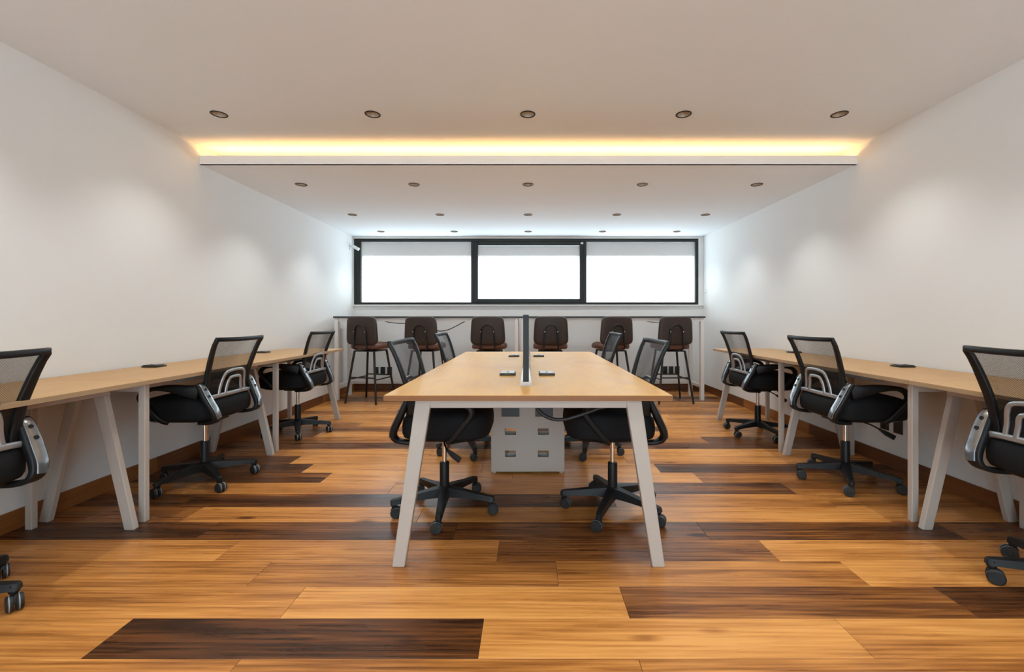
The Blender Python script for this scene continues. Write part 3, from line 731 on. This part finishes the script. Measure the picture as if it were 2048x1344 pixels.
spots = [  # x, y, heading in degrees (0 faces +y), star angle, label
    (-2.15, 1.50, 90, 20, 'black mesh task chair cut off by the left picture edge'),
    (-2.125, 2.84, 90, 34, 'black mesh task chair at the middle desk on the left wall'),
    (-2.155, 4.04, 90, 10, 'black mesh task chair at the far desk on the left wall'),
    (2.13, 1.65, -90, 13, 'black mesh task chair cut off by the right picture edge'),
    (2.08, 2.84, -90, 24, 'black mesh task chair at the middle desk on the right wall'),
    (2.12, 4.00, -90, 60, 'black mesh task chair at the far desk on the right wall'),
    (-0.472, 2.43, -90, 59, 'black mesh task chair, near one on the left of the shared table'),
    (0.470, 2.42, 90, 29, 'black mesh task chair, near one on the right of the shared table'),
    (-0.472, 3.52, -90, 69, 'black mesh task chair, far one on the left of the shared table'),
    (0.470, 3.52, 90, 44, 'black mesh task chair, far one on the right of the shared table')]
made = [proto] + [copy_tree(proto) for _ in spots[1:]]
for o, (x, y, hd, sa_, lab) in zip(made, spots):
    o.location = (x, y, 0); o.rotation_euler = (0, 0, math.radians(hd)); tag(o, lab, 'chair', CG); star(o, sa_)

# ---- bar tables under the window
def bar_table(x0, x1, label):
    y0, y1 = 5.63, 6.10; c = (x0 + x1) / 2; hw = (x1 - x0) / 2
    b = empty('bar_table', (c, (y0 + y1) / 2, 0)); tag(b, label, 'bar table', 'bar tables under the window'); hd = (y1 - y0) / 2
    MB().rbox(-hw, hw, -hd, hd, 1.076, 1.100, 0.002, 1).build('tabletop', M['bartop'], b)
    q = 0.048
    for sx in (-1, 1):
        for sy in (-1, 1):
            a = sx * (hw - q / 2 - 0.012); e = sy * (hd - q / 2 - 0.01)
            MB().rbox(a - q / 2, a + q / 2, e - q / 2, e + q / 2, 0, 1.0755, 0.002, 1).build('leg', M['white_bar'], b)
        a = sx * (hw - q / 2 - 0.012)
        for z in (0.16, 1.034):
            MB().rbox(a - 0.018, a + 0.018, -hd + q + 0.0105, hd - q - 0.0105, z, z + 0.040, 0.002, 1).build('side_rail', M['white_bar'], b)
    for sy in (-1, 1):
        e = sy * (hd - q / 2 - 0.01)
        MB().rbox(-hw + q + 0.0125, hw - q - 0.0125, e - 0.018, e + 0.018, 1.030, 1.075, 0.002, 1).build('apron', M['white_bar'], b)
    MB().rbox(-hw + q + 0.0125, hw - q - 0.0125, hd - q - 0.004, hd - 0.02, 0.16, 0.200, 0.002, 1).build('foot_rail', M['white_bar'], b)
bar_table(-2.545, -0.120, 'tall white framed bar table with dark top, left one under the window')
bar_table(-0.112, 2.305, 'tall white framed bar table with dark top, right one under the window')

# ---- bar stools
def make_stool():
    t = empty('bar_stool')
    se = superell(0.222, 0.205, 3.6, 44, 0, 0.02)
    def quilt(b, a): return lambda x, y: b + a * abs(math.sin((x + y) * PI / 0.085) * math.sin((x - y) * PI / 0.085)) ** 0.5 + 0.012 * (abs(y - 0.02) / 0.2) ** 2
    lay = [(0.55, 0.690), (0.84, 0.684), (0.95, 0.684), (0.99, 0.692), (1.0, 0.712), (0.99, 0.732), (0.94, 0.746)] + [(0.86 - 0.06 * i, quilt(0.744, 0.010)) for i in range(14)]
    MB().layers(se, lay).build('seat', M['leather_seat'], t, 60)
    MB().rbox(-0.150, 0.150, -0.150, 0.150, 0.650, 0.664, 0.004, 1).build('leg_plate', M['steel'], t)
    sw = MB().lathe([(0.075, 0.6645), (0.085, 0.668), (0.085, 0.676), (0.075, 0.679)], k=20).rbox(-0.125, 0.125, -0.16, 0.13, 0.679, 0.6895, 0.004, 1)
    sw.build('swivel_plate', M['steel'], t, 40)
    for sx in (-1, 1):
        for sy in (-1, 1):
            MB().tube([(sx * 0.138, sy * 0.138, 0.660), (sx * 0.142, sy * 0.142, 0.640), (sx * 0.218, sy * 0.218, 0.006), (sx * 0.2185, sy * 0.2185, 0.0)], 0.0145, 10, scales=[1, 1, 0.85, 0.8]).build('leg', M['steel'], t, 50)
    q = 0.181
    for a in range(4):
        c_, s_ = math.cos(a * PI / 2), math.sin(a * PI / 2)
        z = 0.300 if a % 2 == 0 else 0.325
        qq = 0.142 + (0.076) * (0.640 - z) / 0.634
        MB().tube([(c_ * qq - s_ * -qq, s_ * qq + c_ * -qq, z), (c_ * qq - s_ * qq, s_ * qq + c_ * qq, z)], 0.0085, 8).build('footrest', M['steel'], t, 50)
    # backrest cushion: rounded square, slightly curved and leaning
    o2 = superell(0.214, 0.182, 6.0, 48)
    b = MB(); lay = [(0.80, -0.020), (0.93, -0.022), (0.985, -0.015), (1.0, 0.0), (0.985, 0.014), (0.93, 0.021), (0.80, 0.022)]
    b.layers(o2, [(0.4, -0.019)] + lay + [(0.4, 0.025)])
    b.v = [(x * (1 + 0.05 * (y / 0.18)* -1), -z - 0.030 * 0 + 0.25 * x * x, y) for x, y, z in b.v]
    b.xf(Matrix.Translation((0, -0.198, 0.918)) @ Matrix.Rotation(math.radians(3), 4, 'X'))
    bo = b.build('backrest', M['leather'], t, 60)
    U = cr([(-0.092, -0.12, 0.684), (-0.092, -0.19, 0.686), (-0.091, -0.222, 0.704), (-0.088, -0.230, 0.76), (-0.080, -0.234, 0.90)], 5)
    arc = [(-0.078 * math.cos(a), -0.236, 0.915 + 0.078 * math.sin(a)) for a in [PI * i / 12 for i in range(13)]]
    pts_ = U + arc + [(-x, y, z) for x, y, z in U[::-1]]
    MB().tube(pts_, 0.0108, 10).build('back_tube', M['steel'], t, 60)
    for s in (-1, 1):
        m = MB().lathe([(0.006, 0), (0.006, 0.006), (0.003, 0.007)], k=10).xf(Matrix.Translation((s * 0.080, -0.2445, 0.905)) @ Matrix.Rotation(PI / 2, 4, 'X'))
        m.build('bolt', M['chrome'], t)
    return t
st = [(-2.045, 5.61, -14, 'brown leather bar stool nearest the left wall'), (-1.325, 5.63, -9, 'brown leather bar stool second from the left wall'),
      (-0.505, 5.62, -2, 'brown leather bar stool just left of the divider screen'), (0.282, 5.62, 0, 'brown leather bar stool just right of the divider screen'),
      (1.072, 5.63, 12, 'brown leather bar stool second from the right wall, turned left'), (1.835, 5.61, 2, 'brown leather bar stool nearest the right wall')]
sp0 = make_stool()
stools = [sp0] + [copy_tree(sp0) for _ in st[1:]]
for o, (x, y, a, lab) in zip(stools, st):
    o.location = (x, y, 0); o.rotation_euler = (0, 0, math.radians(a)); tag(o, lab, 'bar stool', 'brown leather bar stools')

# ---- wall outlets
def outlet(loc, rz, label, group):
    o = empty('wall_outlet', loc, rz); tag(o, label, 'outlet', group)
    MB().rbox(-0.036, 0.036, -0.008, -0.0003, -0.058, 0.058, 0.003, 2).build('cover_plate', M['outlet'], o, 40)
    for z in (-0.022, 0.022):
        s = MB().box(-0.010, -0.007, -0.0090, -0.0082, z - 0.002, z + 0.008).box(0.007, 0.010, -0.0090, -0.0082, z - 0.002, z + 0.008)
        s.lathe([(0.003, -0.0004), (0.003, 0.0004)], k=10) if False else None
        s.build('slot', M['slot'], o)
for i, x in enumerate((-2.27, -2.17, -2.07)):
    outlet((x, YB, 0.29), 0, 'black wall outlet under the bar by the leftmost stool, %s of three' % ['left', 'middle', 'right'][i], 'outlets on the window wall')
for i, x in enumerate((2.035, 2.125, 2.215)):
    outlet((x, YB, 0.30), 0, 'black wall outlet under the bar by the rightmost stool, %s of three' % ['left', 'middle', 'right'][i], 'outlets on the window wall')
for i, y in enumerate((3.166, 3.05, 2.928)):
    outlet((XR, y, 0.315), -PI / 2, 'black outlet low on the right wall under the middle desk, %s' % ['far one', 'middle one', 'near one'][i], 'outlets on the right wall')

# ---- cables under the bar, sensor, wall button
def pc(name, pts, r, label):
    tag(MB().tube(cr(pts, 8), r, 8).build(name, M['cable'], smooth=60), label, 'cable', 'cables under the bar')
pc('hanging_cable', [(-2.05, 6.12, 1.035), (-1.98, 6.13, 1.018), (-1.80, 6.13, 1.000), (-1.62, 6.13, 1.012), (-1.50, 6.12, 1.035)], 0.006, 'dark cable sagging between the two leftmost bar stools')
pc('hanging_cable', [(-1.42, 6.13, 0.95), (-1.28, 6.13, 0.895), (-1.16, 6.13, 0.905), (-1.04, 6.13, 0.955), (-0.93, 6.13, 1.015), (-0.87, 6.12, 1.040)], 0.006, 'dark cable rising from second stool towards the bar top')
pc('hanging_cable', [(1.62, 6.12, 1.040), (1.72, 6.13, 1.022), (1.88, 6.13, 1.012), (2.02, 6.12, 1.035)], 0.005, 'short dark cable behind the rightmost bar stool')
sn = empty('wall_sensor', (XL, 6.33, 2.10)); tag(sn, 'small white sensor on a bracket beside the window', 'sensor')
MB().rbox(0.0005, 0.012, -0.03, 0.03, -0.03, 0.055, 0.003, 1).build('mount_plate', M['sensor'], sn)
MB().tube([(0.010, 0, 0.03), (0.05, -0.01, 0.018)], 0.010, 10).build('arm', M['sensor'], sn, 50)
MB().rbox(-0.055, 0.055, -0.022, 0.022, -0.022, 0.022, 0.008, 3).xf(Matrix.Translation((0.095, -0.02, 0.0)) @ Matrix.Rotation(math.radians(28), 4, 'Y') @ Matrix.Rotation(math.radians(-25), 4, 'Z')).build('sensor_body', M['sensor'], sn, 40)
bt_ = MB().lathe([(0.034, 0.0), (0.034, 0.006), (0.030, 0.009)], k=24).xf(Matrix.Rotation(-PI / 2, 4, 'Y'))
bt_ = bt_.build('wall_button', M['sensor'], smooth=40, loc=(XR - 0.0003, 6.38, 1.47)); tag(bt_, 'faint round white cover on the right wall beside the window', 'cover plate')
